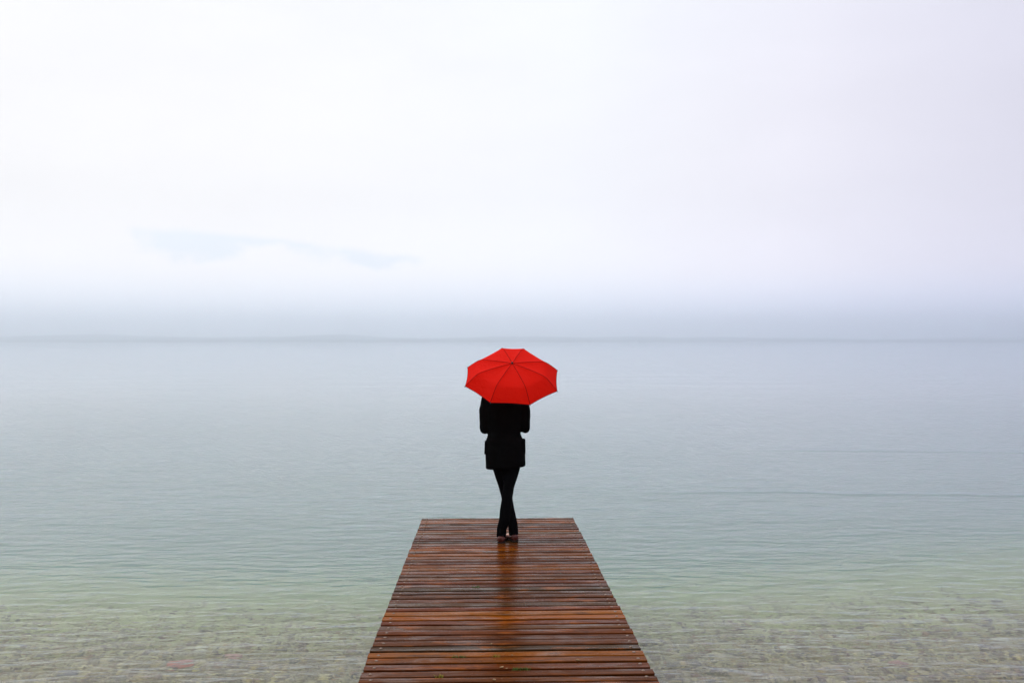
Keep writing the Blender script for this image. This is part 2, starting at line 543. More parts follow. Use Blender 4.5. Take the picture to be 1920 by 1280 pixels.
def pebbles(name, n, x0, x1, y0, y1, smin, smax, base_v, base_f):
    nv = len(base_v)
    x = RNG.uniform(x0, x1, n)
    y = y0 + (y1 - y0) * RNG.beta(0.9, 2.1, n)
    s = smin * (smax / smin) ** (RNG.uniform(0, 1, n) ** 2.2)
    rz = RNG.uniform(0, 2 * PI, n)
    sx, sy, sz = s * RNG.uniform(0.9, 1.5, n), s * RNG.uniform(0.7, 1.05, n), s * RNG.uniform(0.35, 0.7, n)
    z = np.array([bed_z(a, b) for a, b in zip(x, y)]) + sz * RNG.uniform(0.1, 0.6, n)
    V = base_v[None] * (1 + RNG.uniform(-0.2, 0.2, (n, nv, 1)))
    V = V * np.stack([sx, sy, sz], 1)[:, None, :]
    c, si = np.cos(rz)[:, None], np.sin(rz)[:, None]
    P = np.empty_like(V)
    P[..., 0] = V[..., 0] * c - V[..., 1] * si + x[:, None]
    P[..., 1] = V[..., 0] * si + V[..., 1] * c + y[:, None]
    P[..., 2] = V[..., 2] + z[:, None]
    F = (base_f[None] + (np.arange(n) * nv)[:, None, None]).reshape(-1, 3)
    me = bpy.data.meshes.new(name)
    me.vertices.add(n * nv)
    me.vertices.foreach_set('co', P.reshape(-1).astype(np.float32))
    nf = len(F)
    me.loops.add(nf * 3)
    me.loops.foreach_set('vertex_index', F.reshape(-1).astype(np.int32))
    me.polygons.add(nf)
    me.polygons.foreach_set('loop_start', (np.arange(nf) * 3).astype(np.int32))
    me.polygons.foreach_set('use_smooth', np.ones(nf, dtype=bool))
    me.update(calc_edges=True)
    at = me.attributes.new('stone_col', 'FLOAT_COLOR', 'POINT')
    col = PALETTE[RNG.integers(0, len(PALETTE), n)] * RNG.uniform(0.75, 1.2, (n, 1)) * np.array([0.78, 0.69, 0.33])
    cc = np.ones((n, nv, 4))
    cc[..., :3] = col[:, None, :]
    at.data.foreach_set('color', cc.reshape(-1).astype(np.float32))
    return me


tag(link('pebbles', pebbles('pebbles', 44000, -5.6, 6.6, 5.2, 9.4, 0.009, 0.042, ICO_V, ICO_F), M_STONE),
    'small mixed pebbles covering the shallow lake bed', 'pebbles', kind='stuff')


def px_on_bed(px, py):
    """where the line of sight through a photo pixel meets the bed (bent at the water)"""
    th = -math.atan(50.0 / FPX)
    d = Vector(((px - 960) / FPX, 1.0, (640 - py) / FPX))
    d = Vector((d.x * math.cos(th) - d.y * math.sin(th), d.x * math.sin(th) + d.y * math.cos(th), d.z)).normalized()
    k = (DECK_Z + EYE - WATER_Z) / -d.z
    p = Vector((0, 0, DECK_Z + EYE)) + d * k
    hlen = math.hypot(d.x, d.y)
    sh = hlen / 1.333
    cz = math.sqrt(1 - sh * sh)
    q = p.copy()
    for _ in range(200):
        q += Vector((d.x / hlen * sh, d.y / hlen * sh, -cz)) * 0.02
        if q.z < bed_z(q.x, q.y):
            break
    return q


STONES = [(338, 1245, 0.075, (0.48, 0.15, 0.08), 'flat brick-red stone under water left of the jetty'),
          (437, 1231, 0.055, (0.42, 0.20, 0.14), 'smaller pinkish stone under water nearer the jetty than the brick-red one'),
          (366, 1254, 0.038, (0.55, 0.47, 0.10), 'small yellowish stone beside the brick-red stone under water'),
          (376, 1219, 0.045, (0.60, 0.58, 0.42), 'pale cream stone under water behind the brick-red stone'),
          (1585, 1193, 0.065, (0.50, 0.50, 0.38), 'pale olive stone under water right of the jetty, farthest out of the large stones'),
          (1482, 1216, 0.055, (0.62, 0.60, 0.50), 'whitish flat stone under water right of the jetty'),
          (1560, 1252, 0.070, (0.42, 0.35, 0.20), 'ochre stone under water right of the jetty'),
          (1680, 1200, 0.065, (0.17, 0.18, 0.20), 'slate-grey stone under water at the right'),
          (1683, 1245, 0.065, (0.36, 0.19, 0.14), 'reddish-brown stone under water at the right'),
          (1877, 1203, 0.065, (0.45, 0.44, 0.30), 'pale greenish stone under water near the right edge of the view'),
          (130, 1262, 0.060, (0.20, 0.20, 0.19), 'dark grey stone under water near the left edge of the view')]
for k, (px, py, s, col, lab) in enumerate(STONES):
    q = px_on_bed(px, py)
    rr = random.Random(k)
    a = rr.uniform(-0.5, 0.5)
    vv_ = []
    for v in ICO2_V:
        d = 1 + 0.22 * mnoise.noise(Vector(v) * 1.3 + Vector((k * 5.1, 0, 0)))
        p = Vector(v) * d
        p = Vector((p.x * s * 1.35, p.y * s * 0.9, p.z * s * 0.42))
        vv_.append((p.x * math.cos(a) - p.y * math.sin(a), p.x * math.sin(a) + p.y * math.cos(a), p.z + s * 0.25))
    me = mesh_from('lake_stone', vv_, [tuple(f) for f in ICO2_F])
    at = me.attributes.new('stone_col', 'FLOAT_COLOR', 'POINT')
    at.data.foreach_set('color', [c for _ in vv_ for c in (*col, 1.0)])
    o = link('lake_stone', me, M_STONE, None, (q.x, q.y, bed_z(q.x, q.y)))
    tag(o, lab, 'stone', 'larger stones on the lake bed')

# ================================================================== JETTY
JX0, JX1 = -0.684, 0.947
jetty = link('jetty', None)
jetty.empty_display_size = 0.3
jetty.location = (0, 9.2, DECK_Z)
tag(jetty, 'narrow wet red-brown plank jetty running out over the lake', 'jetty')

# plank edges along the jetty, farthest first (read as rows of the photograph at the left side)
ROWS = [970.3, 973.4, 976.9, 980.3, 984, 988.5, 992.4, 996.2, 1000, 1004.5, 1009, 1013, 1017.3, 1022.3, 1026.6, 1031.4, 1036.1, 1041.6, 1047,
        1052.2, 1057.3, 1062.8, 1068.4, 1074.5, 1080.3, 1087, 1093, 1099.7, 1106.5, 1113, 1120.5, 1127.8, 1136, 1143.7, 1152.4, 1161,
        1169.4, 1178.6, 1188.6, 1198, 1208.5, 1219, 1230, 1242, 1254.2, 1266.3, 1278]
EDGES = [FPX * EYE / (r - 640.0) for r in ROWS]
while EDGES[-1] > -2.6:
    EDGES.append(EDGES[-1] - random.uniform(0.094, 0.106))
N_SEEN = len(ROWS) + 2

TINTS = {'red': (0.180, 0.050, 0.019), 'brown': (0.150, 0.050, 0.021), 'orange': (0.34, 0.115, 0.014), 'grey': (0.120, 0.066, 0.046), 'tan': (0.25, 0.088, 0.030)}
# from the far end: the colour of each board in view
SEQ = ['grey', 'orange', 'orange', 'grey', 'tan', 'red', 'tan', 'grey', 'tan', 'red', 'red', 'grey', 'tan', 'red', 'orange', 'brown', 'orange',
       'tan', 'brown', 'red', 'tan', 'orange', 'red', 'brown', 'tan', 'red', 'red', 'grey', 'brown', 'brown', 'red', 'grey', 'red', 'orange', 'orange',
       'red', 'tan', 'red', 'brown', 'brown', 'grey', 'orange', 'orange', 'red', 'brown', 'brown']

# bolt: low domed head on a washer ring
bg_ = Geo()
bolt_rings = []
for r_, z_ in ((0.0105, -0.004), (0.0105, 0.0010), (0.0085, 0.0013), (0.0075, 0.0028), (0.0052, 0.0038), (0.002, 0.0042)):
    bolt_rings.append([Vector((r_ * math.cos(2 * PI * k / 10), r_ * math.sin(2 * PI * k / 10), z_)) for k in range(10)])
bg_.ring_loft(bolt_rings)
ME_BOLT = bg_.mesh('bolt')
ME_BOLT.materials.append(M_STEEL)

for i in range(len(EDGES) - 1):
    ya, yb = EDGES[i], EDGES[i + 1]           # far, near
    seen = i < N_SEEN
    rr = random.Random(100 + i)
    gap = rr.uniform(0.017, 0.026)
    wdt = (ya - yb) - gap
    yc = (ya + yb) / 2
    thick = 0.034
    wid = max(0.0, min(1.4, (9.43 - yc) / 4.5))
    x0 = JX0 + 0.008 - 0.031 * wid + rr.uniform(-0.004, 0.004)
    x1 = JX1 - 0.008 + 0.024 * wid + rr.uniform(-0.004, 0.004)
    ns = 30 if seen else 6
    skew = rr.uniform(-0.004, 0.004)
    tilt = rr.uniform(-0.012, 0.012)
    lift = rr.uniform(-0.0015, 0.0015)
    crown = rr.uniform(-0.0015, 0.0025)
    hw = wdt / 2
    rings = []
    for s in range(ns + 1):
        u = s / ns
        x = x0 + (x1 - x0) * u - (x0 + x1) / 2
        e = mnoise.noise(Vector((x * 2.2, i * 3.7, 0.0))) * 0.0022 + mnoise.noise(Vector((x * 11, i * 3.7, 5.0))) * 0.0014
        e2 = mnoise.noise(Vector((x * 2.2, i * 3.7, 9.0))) * 0.0022 + mnoise.noise(Vector((x * 11, i * 3.7, 15.0))) * 0.0014
        zz = lift + mnoise.noise(Vector((x * 1.5, i * 1.9, 2.0))) * 0.002
        sk = skew * (u - 0.5) * 2
        br = 0.0042 + 0.0016 * mnoise.noise(Vector((x * 9, i * 1.3, 7.0)))
        n_, f_ = -hw + e + sk, hw + e2 + sk     # near edge, far edge (y)
        prof = [(n_ + 0.013, -thick), (n_ + 0.0015, -0.012), (n_, -br * 1.1), (n_ + br * 0.35, -br * 0.35), (n_ + br * 1.3, 0.0), (0 + sk, crown), (f_ - br * 1.3, 0.0), (f_ - br * 0.35, -br * 0.35), (f_, -br * 1.1), (f_ - 0.0015, -0.012), (f_ - 0.013, -thick)]
        rings.append([Vector((x, yy, z_ + zz + tilt * yy)) for yy, z_ in prof])
    g = Geo()
    g.ring_loft(rings)
    me = g.mesh('plank', False)
    # flat ends
    me.polygons[len(me.polygons) - 1].use_smooth = False
    me.polygons[len(me.polygons) - 2].use_smooth = False
    p = link('plank', me, M_WOOD, jetty, ((x0 + x1) / 2, yc - jetty.location.y, 0))
    base = TINTS[SEQ[i]] if i < len(SEQ) else TINTS[rr.choice(list(TINTS))]
    k = rr.uniform(0.42, 0.95)
    p.color = (base[0] * k, base[1] * k * rr.uniform(0.93, 1.07), base[2] * k, 1)
    if seen:
        for bx in (x0 + 0.058 + rr.uniform(-0.008, 0.008), x1 - 0.055 + rr.uniform(-0.010, 0.008)):
            b = bpy.data.objects.new('bolt', ME_BOLT)
            C.objects.link(b)
            b.parent = p
            yo = rr.uniform(-0.012, 0.012)
            b.location = (bx - (x0 + x1) / 2, yo, lift + tilt * yo + crown * 0.7 + 0.0008)
            b.rotation_euler = (0, 0, rr.uniform(0, 3))

# bearers under the planks and posts standing on the bed
def box_geo(x0, x1, y0, y1, z0, z1):
    bm = bmesh.new()
    bmesh.ops.create_cube(bm, size=1.0)
    for v in bm.verts:
        v.co = Vector((x0 + (v.co.x + 0.5) * (x1 - x0), y0 + (v.co.y + 0.5) * (y1 - y0), z0 + (v.co.z + 0.5) * (z1 - z0)))
    bmesh.ops.bevel(bm, geom=list(bm.edges), offset=0.006, segments=2, affect='EDGES')
    me = bpy.data.meshes.new('beam')
    bm.to_mesh(me)
    bm.free()
    return me


Y_END = EDGES[0] - 0.03
for bx in (JX0 + 0.06, (JX0 + JX1) / 2, JX1 - 0.06):
    link('bearer', box_geo(bx - 0.045, bx + 0.045, EDGES[-1] - 9.2, Y_END - 9.2, -0.20, -0.0395), M_BEAM, jetty)
for py_ in (9.05, 6.4, 3.7, 1.0):
    for bx in (JX0 + 0.06, JX1 - 0.06):
        off = -0.12 if bx < 0.1 else 0.12
        pxx = bx - off * 0.9
        zb = bed_z(pxx, py_)
        g = Geo()
        hh = [zb - 0.4 - DECK_Z, -0.35, -0.06]
        g.tube([(pxx, py_ - 9.2, z) for z in hh], [0.06, 0.058, 0.055], 14)
        link('post', g.mesh('post'), M_BEAM, jetty)
    link('crossbeam', box_geo(JX0 + 0.02, JX1 - 0.02, py_ - 9.2 + 0.06, py_ - 9.2 + 0.14, -0.30, -0.2025), M_BEAM, jetty)


# ---- moss tufts and bits of leaf caught in the gaps
def deck_pt(px, py):
    D = FPX * EYE / (py - 640.0)
    return (px - 910.0) * D / FPX, D


MOSS = [(976, 1251, 0.060, 'largest tuft of green moss in a plank gap near the bottom of view'),
        (860, 1228, 0.050, 'dark green moss tuft in a plank gap left of the deck centre'),
        (930, 1229.5, 0.022, 'small yellow-green moss tuft in a plank gap at deck centre'),
        (825, 1264, 0.030, 'yellowish moss tuft in a plank gap on the left half of the deck'),
        (893, 1100.5, 0.035, 'thin moss streak in a plank gap halfway along the deck')]
for k, (px, py, ln, lab) in enumerate(MOSS):
    x, y = deck_pt(px, py)
    y = min(EDGES, key=lambda e: abs(e - y))
    rr = random.Random(50 + k)
    vv_, ff = [], []
    for b in range(int(1500 * ln)):
        cx, cyy = rr.uniform(-ln, ln) * rr.uniform(0.5, 1), rr.uniform(-0.008, 0.008)
        a = rr.uniform(0, 2 * PI)
        l_, wd = rr.uniform(0.012, 0.024), rr.uniform(0.0012, 0.0026)
        lean = rr.uniform(0.2, 0.9)
        dxx, dyy = math.cos(a), math.sin(a)
        b0 = len(vv_)
        z0 = -0.010
        vv_ += [(cx - dyy * wd, cyy + dxx * wd, z0), (cx + dyy * wd, cyy - dxx * wd, z0),
                (cx + dxx * l_ * lean * 0.4 + dyy * wd * 0.8, cyy + dyy * l_ * lean * 0.4 - dxx * wd * 0.8, z0 + l_ * 0.6),
                (cx + dxx * l_ * lean * 0.4 - dyy * wd * 0.8, cyy + dyy * l_ * lean * 0.4 + dxx * wd * 0.8, z0 + l_ * 0.6),
                (cx + dxx * l_ * lean, cyy + dyy * l_ * lean, z0 + l_)]
        ff += [(b0, b0 + 1, b0 + 2, b0 + 3), (b0 + 3, b0 + 2, b0 + 4)]
    o = link('moss_tuft', mesh_from('moss_tuft', vv_, ff, False), M_MOSS_Y if 'yellow' in lab else M_MOSS, None, (x, y, DECK_Z))
    tag(o, lab, 'moss', 'moss growing between the planks')

LEAVES = [(941, 1251.5, 0.016, 'pale leaf scrap lying left of the largest moss tuft'),
          (950, 1254, 0.009, 'tiny pale crumb beside the leaf scrap near the largest moss tuft'),
          (921, 1207.5, 0.010, 'small light leaf scrap on a plank left of the deck centre, farthest out'),
          (960, 1229, 0.009, 'tiny pale leaf scrap just right of the small yellow-green moss tuft'),
          (1084, 1239.5, 0.014, 'tan leaf scrap on the right half of the deck'),
          (927, 1275, 0.012, 'brown leaf scrap on the nearest planks in view')]
for k, (px, py, s, lab) in enumerate(LEAVES):
    x, y = deck_pt(px, py)
    rr = random.Random(80 + k)
    n = 9
    top, bot_ = [], []
    for j in range(n):
        a = 2 * PI * j / n
        r = s * 0.62 * (0.75 + 0.4 * rr.random())
        top.append((r * math.cos(a) * 1.4, r * 0.6 * math.sin(a), 0.003 + 0.003 * rr.random()))
        bot_.append((r * math.cos(a) * 1.38, r * 0.59 * math.sin(a), 0.001))
    vv_ = top + bot_
    ff = [tuple(range(n)), tuple(reversed(range(n, 2 * n)))] + [(j, n + j, n + (j + 1) % n, (j + 1) % n) for j in range(n)]
    o = link('leaf_scrap', mesh_from('leaf_scrap', vv_, ff, False), M_LEAF, None, (x, y, DECK_Z + 0.003))
    o.rotation_euler = (0, 0, rr.uniform(-0.6, 0.6))
    tag(o, lab, 'leaf', 'leaf scraps on the deck')

# ================================================================== UMBRELLA
U_C = Vector((0.24525, 8.2, DECK_Z + 1.555))
tb, tl, spin, UR, UH = 0.58216, 0.01552, 1.91978, 0.45141, 0.15785
UA = Vector((math.sin(tl), -math.cos(tl) * math.sin(tb), math.cos(tl) * math.cos(tb)))
E1 = Vector((0, 1, 0)).cross(UA).normalized()
E2 = UA.cross(E1)
umb = link('umbrella', None)
umb.location = U_C
tag(umb, 'open red eight-panel folding umbrella tilted back over the person at the jetty end', 'umbrella')
FIX = [(0.036, 0.02), (-0.040, 0.032), (0.010, -0.026), (0.005, -0.012), (0.004, 0.010), (-0.006, 0.015), (-0.005, 0.002), (-0.005, -0.040)]
CORN = []
for k in range(8):
    a = spin - k * PI / 4
    CORN.append(((UR * math.cos(a) + FIX[k][0]), (UR * math.sin(a) + FIX[k][1])))
PROF = [(0.0, 1.0), (0.12, 0.985), (0.25, 0.955), (0.4, 0.90), (0.55, 0.835), (0.66, 0.775), (0.72, 0.725), (0.76, 0.655), (0.84, 0.455), (0.92, 0.235), (1.0, 0.0)]
KINK = [random.Random(k + 3).uniform(-0.03, 0.03) for k in range(8)]


def rib_pt(k, j, dz=0.0):
    r, z = PROF[j]
    k %= 8
    zz = z + KINK[k] * math.sin(PI * min(1, r / 1.0)) + 0.0
    return E1 * (CORN[k][0] * r) + E2 * (CORN[k][1] * r) + UA * (UH * zz + dz)


NJ = len(PROF)
for k in range(8):
    na = 14
    vv_, ff = [], []
    for j in range(NJ):
        r, z = PROF[j]
        for a in range(na + 1):
            f_ = a / na
            p0, p1 = rib_pt(k, j), rib_pt(k + 1, j)
            p = p0.lerp(p1, f_)
            bow = 4 * f_ * (1 - f_)
            # taut cloth: pulled a little inwards between the ribs, hem slightly scalloped
            sag = -0.010 * math.sin(PI * min(1.0, r * 1.05)) * bow
            p = p + UA * sag
            if r > 0.8:
                cen = UA * p.dot(UA)
                p = p + (cen - p) * (0.022 * bow * (r - 0.8) / 0.2)
            wr = mnoise.noise(Vector((f_ * 3.0 + k * 7.3, r * 4.0, 1.0))) * 0.0022 * bow * r
            p = p + UA * wr
            vv_.append(p)
    for j in range(NJ - 1):
        for a in range(na):
            i0 = j * (na + 1) + a
            ff.append((i0, i0 + na + 1, i0 + na + 2, i0 + 1))
    pn = link('panel', mesh_from('panel', vv_, ff), M_RED, umb)
    hemp = [vv_[(NJ - 1) * (na + 1) + a] for a in range(na + 1)]
    g = Geo()
    g.tube(hemp, 0.0022, 6, 1.0, UA)
    link('hem', g.mesh('hem'), M_HEM, pn)
    g = Geo()
    g.tube([rib_pt(k, j, 0.0012) for j in range(0, NJ)], 0.0014, 6, 0.8, UA)
    link('seam', g.mesh('seam'), M_SEAM, umb)
    g = Geo()
    g.tube([rib_pt(k, j, -0.0055) for j in range(1, NJ)], 0.0022, 6, 1.0, UA)
    rb = link('rib', g.mesh('rib'), M_DARKMETAL, umb)
    g = Geo()
    cpt = rib_pt(k, NJ - 1)
    out = (cpt - rib_pt(k, NJ - 2)).normalized()
    g.capsule([cpt - out * 0.004, cpt + out * 0.006], 0.0032, 8, 1.0, UA)
    link('rib_tip', g.mesh('rib_tip'), M_DARKMETAL, rb)
    g = Geo()
    g.tube([rib_pt(k, 4, -0.007), UA * (UH - 0.20)], 0.0018, 6, 1.0, E1 + E2 * 0.3)
    link('stretcher', g.mesh('stretcher'), M_DARKMETAL, umb)
g = Geo()
g.tube([UA * (UH + 0.003), UA * (UH + 0.006), UA * (UH + 0.012), UA * (UH + 0.018)], [0.011, 0.009, 0.006, 0.004], 14, 1.0, E2)
link('ferrule', g.mesh('ferrule'), M_DARKMETAL, umb)
SHAFT_T = 0.50
g = Geo()
g.tube([UA * (UH + 0.002), UA * -0.12, UA * -0.121, UA * -SHAFT_T], [0.0045, 0.0045, 0.0056, 0.0056], 12, 1.0, E2)
link('shaft', g.mesh('shaft'), M_DARKMETAL, umb)
g = Geo()
g.tube([UA * (UH - 0.185), UA * (UH - 0.19), UA * (UH - 0.215), UA * (UH - 0.235)], [0.009, 0.013, 0.013, 0.009], 12, 1.0, E2)
link('runner', g.mesh('runner'), M_HANDLE, umb)
g = Geo()
g.tube([UA * -(SHAFT_T - 0.115), UA * -(SHAFT_T - 0.11), UA * -(SHAFT_T - 0.02), UA * -SHAFT_T, UA * -(SHAFT_T + 0.012)], [0.010, 0.0135, 0.0145, 0.014, 0.007], 16, 1.0, E2)
link('handle', g.mesh('handle'), M_HANDLE, umb)

# ================================================================== PERSON (seen from behind, legs crossed, hands on the umbrella)
FOOT_D = FPX * EYE / 374.0
PO = Vector((0.202, FOOT_D, DECK_Z + 0.002))


def loc(p):
    return Vector(p) - PO


def umb_local(t, a=0.0, b=0.0):
    """point on the umbrella axis (t below the rim plane) in the person's frame"""
    return U_C - UA * t + E1 * a + E2 * b - PO


# joints (person frame: x right, y away from the camera, z up)
SH_L, SH_R = Vector((-0.185, 0.0, 1.345)), Vector((0.145, 0.0, 1.335))
EL_L, EL_R = Vector((-0.208, 0.010, 1.058)), Vector((0.177, 0.010, 1.064))
T_R, T_L = SHAFT_T - 0.045, SHAFT_T - 0.135
GR = umb_local(T_R)
GL = umb_local(T_L)
WR_R = GR + Vector((0.075, -0.035, -0.02))
WR_L = GL + Vector((-0.080, -0.035, -0.03))


def hand(gm, wrist, t, side):
    """palm beside the shaft, four fingers of different lengths curled round it, thumb closing from the other side"""
    rad = 0.0235
    c0 = umb_local(t)
    palm_c = c0 + E1 * (side * 0.030) - E2 * 0.006
    gm.capsule([wrist, wrist.lerp(palm_c, 0.45), palm_c], [0.025, 0.030, 0.031], 12, 0.6, E1)
    lens = [4.0, 4.4, 4.2, 3.5]
    rads = [0.0086, 0.0090, 0.0086, 0.0076]
    for k in range(4):
        off = (1.5 - k) * 0.0195
        pts = []
        for s in range(7):
            a = s / 6 * lens[k]
            rr_ = rad + 0.004 * math.sin(a * 2.1)
            pts.append(umb_local(t - off, side * rr_ * math.cos(a), rr_ * math.sin(a)))
        pts = [palm_c + UA * (off * 0.85) + E2 * 0.004] + pts
        gm.capsule(pts, [rads[k] * 1.1] + [rads[k] * (1 - 0.035 * s) for s in range(7)], 8, 1.0, UA)
    tp = [palm_c - E2 * 0.012 + UA * 0.010]
    for s in range(5):
        a = -0.7 - s * 0.48
        tp.append(umb_local(t - 0.024 - 0.006 * s, side * 0.026 * math.cos(a), 0.026 * math.sin(a)))
    gm.capsule(tp, [0.013, 0.0125, 0.0115, 0.0105, 0.0098, 0.009], 8, 1.0, UA)


bdy = Geo()
HC = Vector((-0.018, 0.035, 1.545))        # head centre
# trunk
bdy.ring_loft([bdy.hring(z, -0.02, y_, rx, ry, 28) for z, rx, ry, y_ in
               ((0.80, 0.10, 0.08, 0), (0.86, 0.155, 0.105, 0), (0.95, 0.150, 0.105, 0), (1.04, 0.122, 0.090, 0.005), (1.15, 0.130, 0.095, 0.01),
                (1.26, 0.145, 0.10, 0.01), (1.34, 0.135, 0.085, 0.005), (1.39, 0.085, 0.065, 0.005), (1.42, 0.055, 0.055, 0.008))])
bdy.capsule([(-0.02, 0.005, 1.38), (-0.019, 0.02, 1.46), (-0.018, 0.03, 1.50)], [0.056, 0.050, 0.050], 16)
# head: skull, face, jaw, nose, brow, lips, ears
bdy.ellipsoid(HC + Vector((0, -0.012, 0.022)), (0.072, 0.092, 0.088))
bdy.ellipsoid(HC + Vector((0, 0.030, -0.028)), (0.056, 0.058, 0.086))
bdy.ellipsoid(HC + Vector((0, 0.058, -0.090)), (0.026, 0.024, 0.022))
bdy.tube([HC + Vector((0, 0.080, 0.008)), HC + Vector((0, 0.093, -0.018)), HC + Vector((0, 0.102, -0.032)), HC + Vector((0, 0.086, -0.042))], [0.006, 0.009, 0.013, 0.010], 10, 1.0, (1, 0, 0))
bdy.capsule([HC + Vector((-0.032, 0.070, 0.018)), HC + Vector((0, 0.080, 0.016)), HC + Vector((0.032, 0.070, 0.018))], 0.009, 8, 1.0, (0, 0, 1))
bdy.capsule([HC + Vector((-0.020, 0.076, -0.062)), HC + Vector((0, 0.085, -0.060)), HC + Vector((0.020, 0.076, -0.062))], 0.006, 8, 1.0, (0, 0, 1))
bdy.capsule([HC + Vector((-0.018, 0.074, -0.071)), HC + Vector((0, 0.082, -0.071)), HC + Vector((0.018, 0.074, -0.071))], 0.0065, 8, 1.0, (0, 0, 1))
for s in (-1, 1):
    bdy.ellipsoid(HC + Vector((s * 0.072, -0.004, -0.008)), (0.010, 0.017, 0.030))
# arms and hands
for sh, el, wr, t, sd in ((SH_L, EL_L, WR_L, T_L, -1), (SH_R, EL_R, WR_R, T_R, 1)):
    bdy.capsule([sh, sh.lerp(el, 0.5), el], [0.048, 0.042, 0.036], 14)
    bdy.capsule([el, el.lerp(wr, 0.35), wr], [0.036, 0.037, 0.025], 14, 1.0, (0, 0, 1))
    hand(bdy, wr, t, sd)
# legs: left hip -> right foot (in front), right hip -> left foot (behind)
LEG_A = [(-0.085, 0.02, 0.84), (-0.062, 0.045, 0.69), (-0.022, 0.065, 0.52), (0.002, 0.066, 0.42), (0.022, 0.052, 0.30), (0.046, 0.035, 0.18), (0.062, 0.022, 0.085)]
LEG_B = [(0.055, 0.00, 0.84), (0.052, -0.020, 0.69), (0.017, -0.048, 0.52), (-0.001, -0.055, 0.42), (-0.010, -0.054, 0.30), (-0.034, -0.048, 0.18), (-0.050, -0.040, 0.085)]
RB = [0.078, 0.062, 0.048, 0.043, 0.042, 0.034, 0.030]
FEET = ((LEG_A, R(22)), (LEG_B, R(-6)))
for lg, fa in FEET:
    bdy.capsule(lg, RB, 16)
    ank = Vector(lg[-1])
    fd = Vector((-math.sin(fa), math.cos(fa), 0))
    bdy.capsule([ank + Vector((0, 0, 0.0)), ank + fd * 0.01 + Vector((0, 0, -0.035)), ank - fd * 0.022 + Vector((0, 0, -0.052))], [0.029, 0.030, 0.026], 12, 1.0, (1, 0, 0))
    bdy.capsule([ank + fd * 0.0 + Vector((0, 0, -0.035)), ank + fd * 0.06 + Vector((0, 0, -0.045)), ank + fd * 0.115 + Vector((0, 0, -0.061)), ank + fd * 0.15 + Vector((0, 0, -0.064))],
                [0.030, 0.032, 0.036, 0.030], 14, [1] * 2 + [0.75, 0.6, 0.5, 0.45] + [0.45] * 2, (0, 0, 1))
body_me = bdy.remeshed('person', 0.0052, 3, 0.4)
body_me.materials.append(M_SKIN)
person = link('person', body_me, None, None, PO)
tag(person, 'person in black coat and trousers seen from behind, standing cross-legged at the jetty end', 'person')
for s in (-1, 1):
    g = Geo()
    g.ellipsoid(HC + Vector((s * 0.030, 0.069, 0.000)), (0.0125, 0.0115, 0.010), 14, 8)
    link('eye', g.mesh('eye'), M_EYE, person)

# hair: shoulder-length, gathered at the back of the head and neck
hr = Geo()
hr.ellipsoid(HC + Vector((0, -0.022, 0.034)), (0.083, 0.098, 0.090))
hr.ellipsoid(HC + Vector((0, -0.050, -0.020)), (0.080, 0.062, 0.090))
for s in (-1, 1):
    hr.capsule([HC + Vector((s * 0.066, 0.015, 0.02)), HC + Vector((s * 0.075, -0.012, -0.05)), HC + Vector((s * 0.062, -0.035, -0.13))], [0.026, 0.024, 0.020], 12)
hr.capsule([HC + Vector((0, -0.075, 0.0)), HC + Vector((0, -0.085, -0.08)), HC + Vector((0, -0.080, -0.17))], [0.055, 0.055, 0.040], 14, 0.6)
link('hair', hr.remeshed('hair', 0.007, 4), M_HAIR, person)


# coat: body, sleeves, collar in one garment
def wrinkle(co):
    n = mnoise.fractal(Vector((co.x * 6, co.y * 6, co.z * 9)), 1.0, 2.0, 3)
    d = Vector((co.x + 0.02, co.y, 0))
    if d.length > 1e-4:
        d.normalize()
    hem = 0.07 * (co.x + 0.01) * min(1.0, max(0.0, (0.82 - co.z) / 0.1))
    return co + d * (n * 0.0042) + Vector((0, 0, n * 0.002 + hem))


ct = Geo()
ct.ring_loft([ct.hring(z, cx, y_, rx, ry, 44, p) for z, cx, rx, ry, y_, p in
              ((0.698, -0.010, 0.186, 0.142, 0.000, 2.5), (0.712, -0.010, 0.190, 0.146, 0.000, 2.5), (0.76, -0.011, 0.189, 0.147, 0.0, 2.4), (0.83, -0.013, 0.188, 0.146, 0.0, 2.4),
               (0.90, -0.016, 0.187, 0.142, 0.0, 2.3), (0.945, -0.018, 0.183, 0.136, 0.0, 2.3), (0.985, -0.0205, 0.166, 0.128, 0.0, 2.2), (1.03, -0.021, 0.150, 0.120, 0.0, 2.2), (1.10, -0.021, 0.160, 0.122, 0.005, 2.2),
               (1.18, -0.021, 0.170, 0.126, 0.008, 2.2), (1.26, -0.021, 0.180, 0.124, 0.008, 2.2), (1.33, -0.021, 0.178, 0.110, 0.004, 2.1),
               (1.375, -0.020, 0.145, 0.092, 0.002, 2.0), (1.405, -0.020, 0.095, 0.078, 0.004, 2.0), (1.44, -0.020, 0.070, 0.070, 0.010, 2.0))])
for sh, el, wr, sd in ((SH_L, EL_L, WR_L, -1), (SH_R, EL_R, WR_R, 1)):
    m1 = sh.lerp(el, 0.38) + Vector((sd * 0.009, 0, 0))
    m2 = sh.lerp(el, 0.72) + Vector((sd * 0.004, 0, 0))
    ct.capsule([sh, m1, m2, el], [0.056, 0.060, 0.053, 0.047], 18)
    ct.capsule([el, el.lerp(wr, 0.4), el.lerp(wr, 0.92)], [0.046, 0.046, 0.037], 16, 1.0, (0, 0, 1))
coat = link('coat', ct.remeshed('coat', 0.0075, 3, 0.45, wrinkle), M_COAT, person)
